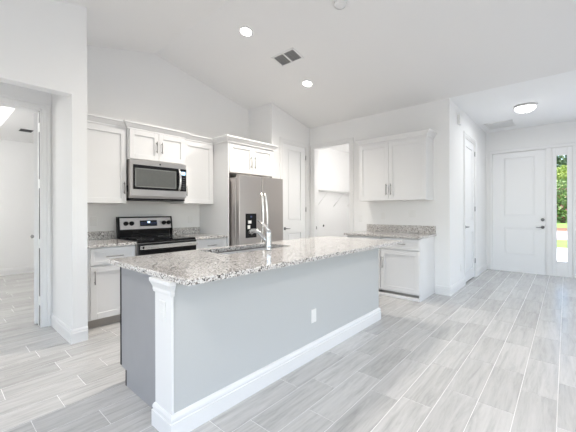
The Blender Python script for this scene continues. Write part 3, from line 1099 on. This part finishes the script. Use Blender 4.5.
# faucet
t = thing('kitchen_faucet', 'chrome pull-out faucet with raised lever on the island top', 'faucet', (2.066, 2.062, .914))
fx, fyy = 2.066, 2.062
MB().lathe([(0, .0005), (.034, .0005), (.034, .008), (.028, .014), (.026, .05), (.026, .12), (.028, .155), (.024, .182), (0, .188)], (fx, fyy, .914), n=20).build('body', M_CHROME, t)
sp = MB().tube([(fx, fyy + .01, .985), (fx, fyy + .055, 1.020), (fx - .004, fyy + .11, 1.062), (fx - .008, fyy + .155, 1.084), (fx - .012, fyy + .20, 1.082), (fx - .014, fyy + .23, 1.064)],
               [.016, .018, .020, .021, .023, .024], 14).build('spout', M_CHROME, t)
MB().tube([(fx - .014, fyy + .227, 1.067), (fx - .015, fyy + .238, 1.046)], [.020, .019], 14).build('spray_nozzle', M_BLACKP, sp)
MB().tube([(fx, fyy - .005, 1.090), (fx, fyy + .02, 1.115), (fx, fyy + .07, 1.150), (fx, fyy + .14, 1.186)], [.014, .011, .009, .008], 10).build('lever', M_HANDLE, t)


# ------------------------------------------------------------------ wall plates
def wall_plate(name, label, c, n, gangs=1, switch=False, cat='outlet', group=None):
    t = thing(name, label, cat, c, 0, group)
    outlet_parts(t, c, n, gangs=gangs, switch=switch)
    return t


wall_plate('wall_outlet', 'white outlet on the range wall left of the range', (1.392, YR, 1.148), (0, -1, 0))
wall_plate('wall_outlet', 'white outlet on the range wall right of the range', (2.775, YR, 1.14), (0, -1, 0))
wall_plate('wall_outlet', 'double white wall plate above the desk backsplash', (XD, 1.855, 1.225), (-1, 0, 0), gangs=2)
wall_plate('wall_outlet', 'single white outlet above the left part of the desk backsplash', (XD, 2.345, 1.185), (-1, 0, 0))
wall_plate('light_switch', 'white light switch beside the laundry doorway casing', (XD, 2.775, 1.135), (-1, 0, 0), switch=True, cat='switch')
wall_plate('wall_outlet', 'low white outlet on the hall wall near the closet door', (5.79, YH, .33), (0, -1, 0))
t = thing('door_chime', 'small white chime box high on the hall wall', 'chime', (5.61, YH, 2.72))
MB().box(5.56, 5.68, YH - .045, YH - .0005, 2.645, 2.80, .006).build('cover', M_PLATE, t)
MB().box(5.565, 5.675, YH - .0475, YH - .044, 2.66, 2.785, .002).build('grille', M_PLATE, t)


# ------------------------------------------------------------------ ceiling fixtures
def slope_frame(x, y):
    """matrix of a fixture on the right slope of the vault; local -z points into the room"""
    a = math.atan(SR)
    return Matrix.Translation((x, y, zc(x))) @ Matrix.Rotation(a, 4, 'Y')


def recessed(x, y, label, power, lamp=True):
    t = thing('recessed_light', label, 'ceiling light', (x, y, zc(x)), 0, 'recessed lights in the vaulted ceiling')
    t.rotation_euler = (0, math.atan(SR) if x > XRIDGE else -math.atan(SL), 0)
    MB().lathe([(.078, -.0005), (.092, -.0005), (.090, -.006), (.078, -.010), (.066, -.004), (.066, -.0005)], (0, 0, 0), n=28).build('trim_ring', M_TRIM, t, world=False)
    MB().lathe([(0, -.0065), (.066, -.0055), (.066, -.001), (0, -.001)], (0, 0, 0), n=28).build('lens', M_LENS, t, world=False)
    light('recessed_lamp', 'SPOT', (0, 0, -.03), power, (1, .93, .85), parent=t, spot_size=math.radians(136), spot_blend=1.0, shadow_soft_size=.07)
    return t


CAN = 135
recessed(2.611, 2.987, 'round recessed light nearer the ridge, left of the ceiling vent', CAN)
recessed(3.850, 2.986, 'round recessed light lower on the slope, right of the ceiling vent', CAN)
recessed(-.45, .85, 'added round recessed light, unseen above the viewer on the left slope', CAN * .5)  # this and the next two are unseen cans, added for more overhead light
recessed(1.50, -1.3, 'added round recessed light, unseen behind the viewer, left of the ridge', CAN * .6)
recessed(3.60, -1.1, 'added round recessed light, unseen to the right of the viewer, on the right slope', CAN * .6)

t = thing('ceiling_vent', 'white ceiling vent with two dark louvered halves on the vaulted slope', 'vent', (3.240, 2.852, zc(3.240)))
t.rotation_euler = (0, math.atan(SR), 0)
hx, hy = .120, .197
mb = MB()
fw = .025
mb.box(-hx, hx, -hy, -hy + fw, -.010, -.0005, .002); mb.box(-hx, hx, hy - fw, hy, -.010, -.0005, .002)
mb.box(-hx, -hx + fw, -hy, hy, -.010, -.0005, .002); mb.box(hx - fw, hx, -hy, hy, -.010, -.0005, .002)
mb.box(-hx, hx, -.013, .013, -.010, -.0005, .002)
mb.build('frame', M_TRIM, t, world=False)
mb = MB(); mb.box(-hx + fw, hx - fw, -hy + fw, -.009, -.002, -.0005); mb.box(-hx + fw, hx - fw, .009, hy - fw, -.002, -.0005)
mb.build('duct', mat('duct_grey', (.16, .16, .16), .7), t, world=False)
for s in (-1, 1):
    mb = MB()
    for i in range(8):
        xx = -hx + fw + .008 + i * .0225
        ya, yb = (.014, hy - fw - .001) if s > 0 else (-hy + fw + .001, -.014)
        mb.prism([(xx, -.009), (xx + .010, -.003), (xx + .0115, -.0045), (xx + .0015, -.0095)], 1, ya, yb)
    mb.build('louvers', mat('louver_grey', (.55, .55, .55), .5) if 'louver_grey' not in bpy.data.materials else bpy.data.materials['louver_grey'], t, world=False)

t = thing('smoke_detector', 'round white smoke detector at the top edge of the ceiling', 'smoke detector', (2.855, 1.775, zc(2.855)))
t.rotation_euler = (0, math.atan(SR), 0)
MB().lathe([(0, -.034), (.045, -.034), (.056, -.028), (.062, -.014), (.066, -.0005), (0, -.0005)], (0, 0, 0), n=28).build('cover', M_DET, t, world=False)
MB().lathe([(.056, -.0295), (.062, -.0275), (.064, -.012), (.060, -.012)], (0, 0, 0), n=28).build('vent_ring', M_PLATE, t, world=False)

t = thing('flush_mount_light', 'round frosted flush-mount ceiling light in the entry hall', 'ceiling light', (6.32, .49, ZC))
MB().lathe([(0, -.0005), (.153, -.0005), (.156, -.012), (.150, -.030), (.132, -.034), (0, -.034)], (6.32, .49, ZC), n=36).build('pan', M_FIXT, t)
MB().lathe([(.140, -.0335), (.137, -.050), (.118, -.075), (.08, -.094), (.04, -.102), (0, -.104)], (6.32, .49, ZC), n=36).build('diffuser', M_DOME, t)
MB().lathe([(0, -.120), (.008, -.117), (.010, -.108), (.006, -.103)], (6.32, .49, ZC), n=12).build('finial', M_FIXT, t)
light('flush_lamp', 'AREA', (0, 0, -.125), 8, (.97, .985, 1.0), parent=t, size=.26)

t = thing('ceiling_register', 'white louvered register on the hall ceiling near the front door', 'vent', (7.38, .97, ZC))
mb = MB()
x0, x1, y0, y1 = 7.12, 7.66, .74, 1.19
for a, b, c, d in ((x0, x1, y0, y0 + .03), (x0, x1, y1 - .03, y1), (x0, x0 + .03, y0, y1), (x1 - .03, x1, y0, y1)):
    mb.box(a, b, c, d, ZC - .012, ZC - .0005, .002)
mb.build('frame', M_PLATE, t)
mb = MB()
for i in range(14):
    yy = y0 + .035 + i * .0275
    mb.prism([(yy, ZC - .010), (yy + .020, ZC - .003), (yy + .022, ZC - .005), (yy + .002, ZC - .011)], 0, x0 + .03, x1 - .03)
mb.build('louvers', M_PLATE, t)
MB().box(x0 + .02, x1 - .02, y0 + .02, y1 - .02, ZC - .002, ZC - .0006).build('duct', M_TRIM, t)

t = thing('ceiling_vent', 'small dark vent on the bedroom ceiling seen through the left doorway', 'vent', (1.17, 7.2, 2.72))
mb = MB()
vx0, vx1, vy0, vy1 = 1.03, 1.25, 7.05, 7.35
for a, b, c, d in ((vx0, vx1, vy0, vy0 + .02), (vx0, vx1, vy1 - .02, vy1), (vx0, vx0 + .02, vy0, vy1), (vx1 - .02, vx1, vy0, vy1)):
    mb.box(a, b, c, d, 2.710, 2.7195, .002)
mb.build('frame', M_TRIM, t)
MB().box(vx0 + .015, vx1 - .015, vy0 + .015, vy1 - .015, 2.716, 2.7195).build('duct', M_DARK, t)
light('bedroom_lamp', 'POINT', (-.6, 6.4, 2.0), 46, (1, .99, .97), shadow_soft_size=.25)
light('tray_lamp', 'POINT', (-.2, 6.5, 2.85), 10, (1, .99, .97), shadow_soft_size=.1)
light('niche_lamp', 'POINT', (.1, 4.0, 2.3), .5, (1, .98, .95), shadow_soft_size=.1)
light('laundry_lamp', 'POINT', (6.3, 3.15, 2.05), 21, (1, .975, .95), shadow_soft_size=.45)

# ------------------------------------------------------------------ laundry: wire shelf and wall box
t = thing('wire_shelf', 'white wire shelf with slanted brackets on the laundry room wall', 'shelf', (6.7, LY, 1.74))
mb = MB()
sx0, sx1, sy0 = 5.6, 7.60, LY - .30
for i in range(13):
    y = sy0 + i * .0245
    mb.tube([(sx0, y, 1.742), (sx1, y, 1.742)], .003, 5)
mb.tube([(sx0, sy0, 1.715), (sx1, sy0, 1.715)], .004, 6)
for i in range(41):
    x = sx0 + i * (sx1 - sx0) / 40
    mb.tube([(x, LY - .003, 1.738), (x, sy0, 1.738), (x, sy0, 1.715)], .0025, 5)
mb.build('deck', M_PLATE, t)
for x in (6.05, 6.75, 7.4):
    mb = MB().tube([(x, sy0, 1.72), (x, LY - .006, 1.40)], .006, 6)
    mb.box(x - .01, x + .01, LY - .008, LY - .0005, 1.36, 1.42, .001)
    mb.build('bracket', M_PLATE, t)
t = thing('laundry_outlet', 'small black outlet on the white laundry room wall', 'outlet', (6.285, LY, .915))
MB().box(6.25, 6.32, LY - .006, LY - .0005, .86, .97, .002).build('plate', M_PLATE, t)
MB().lathe([(0, 0), (.026, 0), (.026, .006), (0, .007)], (6.285, LY - .0055, .915), (0, -1, 0), 16).build('socket', M_BLACKP, t)
t = thing('door_strike', 'small metal strike plate on the laundry doorway jamb', 'strike plate', (XD + .06, LO1 - .016, .93))
MB().box(XD + .045, XD + .075, LO1 - .0185, LO1 - .0165, .90, .96, .0005).build('plate', M_NICKEL, t)

# ------------------------------------------------------------------ outside the sidelight
GZ = -.10
mb = MB().box(XF + .14, 15.2, -8, 9, GZ - .05, GZ)
tag(mb.build('front_walk', M_PAVE), kind='structure')
mb = MB().box(15.2, 19.4, -12, 14, GZ - .05, GZ - .005)
tag(mb.build('front_lawn', M_GRASS), kind='structure')
mb = MB().box(19.4, 27.5, -16, 18, GZ - .05, GZ)
tag(mb.build('street', M_ROAD), kind='structure')
mb = MB().box(27.5, 33.0, -20, 22, GZ - .05, GZ - .003)
tag(mb.build('mulch_bed', M_MULCH), kind='structure')
mb = MB().box(33.0, 95, -50, 55, GZ - .05, GZ - .005)
tag(mb.build('far_lawn', M_GRASS), kind='structure')


def foliage(mb, c, rx, ry, rz, n, size, rng):
    """a leafy mass: leaf-shaped quads spread through an ellipsoid"""
    bm = mb.bm
    for _ in range(n):
        while True:
            p = Vector((rng.uniform(-1, 1), rng.uniform(-1, 1), rng.uniform(-1, 1)))
            if .25 < p.length < 1:
                break
        p = Vector((p.x * rx, p.y * ry, p.z * rz)) + Vector(c)
        a = Vector((rng.gauss(0, 1), rng.gauss(0, 1), rng.gauss(0, .7))).normalized()
        b = a.orthogonal().normalized()
        b.rotate(Matrix.Rotation(rng.uniform(0, 6.28), 3, a))
        s = size * rng.uniform(.6, 1.3)
        q = [p - a * s, p + b * s * .45, p + a * s, p - b * s * .45]
        bm.faces.new([bm.verts.new(v) for v in q])


def shrub(name, label, cat, x, y, h, r, m, n, size, seed, trunk=0.0, flowers=0, group=None):
    rng = random.Random(seed)
    t = thing(name, label, cat, (x, y, GZ), 0, group)
    mb = MB()
    base = GZ + trunk
    foliage(mb, (x, y, base + (h - trunk) / 2), r, r, (h - trunk) / 2, n, size, rng)
    mb.build('foliage', m, t)
    mb = MB()
    for k in range(4):
        a = k * 1.6 + seed
        mb.tube([(x + .06 * math.cos(a), y + .06 * math.sin(a), GZ - .02), (x + .25 * r * math.cos(a), y + .25 * r * math.sin(a), base + (h - trunk) * .5)], [.05 + .02 * h, .03], 7)
    mb.build('stem', M_BARK, t)
    if flowers:
        mb = MB(); foliage(mb, (x - r * .25, y, base + (h - trunk) * .45), r * .95, r, (h - trunk) * .35, flowers, size * 1.1, rng)
        mb.build('flowers', M_FLOWER, t)


shrub('flowering_bush', 'bush with pink flowers in the garden beyond the sidelight', 'bush', 45.0, .25, 4.8, 1.3, M_LEAFM, 1500, .20, 3, flowers=70)
shrub('yellow_bush', 'yellow-green bush in the garden beyond the sidelight', 'bush', 48.5, .3, 6.6, 1.3, M_LEAFY, 1500, .22, 5, trunk=2.0)
shrub('dark_tree', 'dark leafy tree behind the garden bushes', 'tree', 54.5, .8, 8.8, 3.0, M_LEAF, 3600, .34, 8, trunk=.8)
shrub('tall_tree', 'tall mid-green tree at the far edge of the lawn', 'tree', 62.0, -4.4, 13.5, 4.0, M_LEAFM, 4000, .42, 11, trunk=1.2)
shrub('hedge_bush', 'low dark hedge bush on the far lawn left of the flowers', 'bush', 49.0, 4.6, 4.0, 2.2, M_LEAF, 1800, .26, 13)
shrub('round_bush', 'low mid-green bush on the far lawn right of the flowers', 'bush', 50.0, -4.2, 3.4, 2.0, M_LEAFM, 1600, .26, 15)
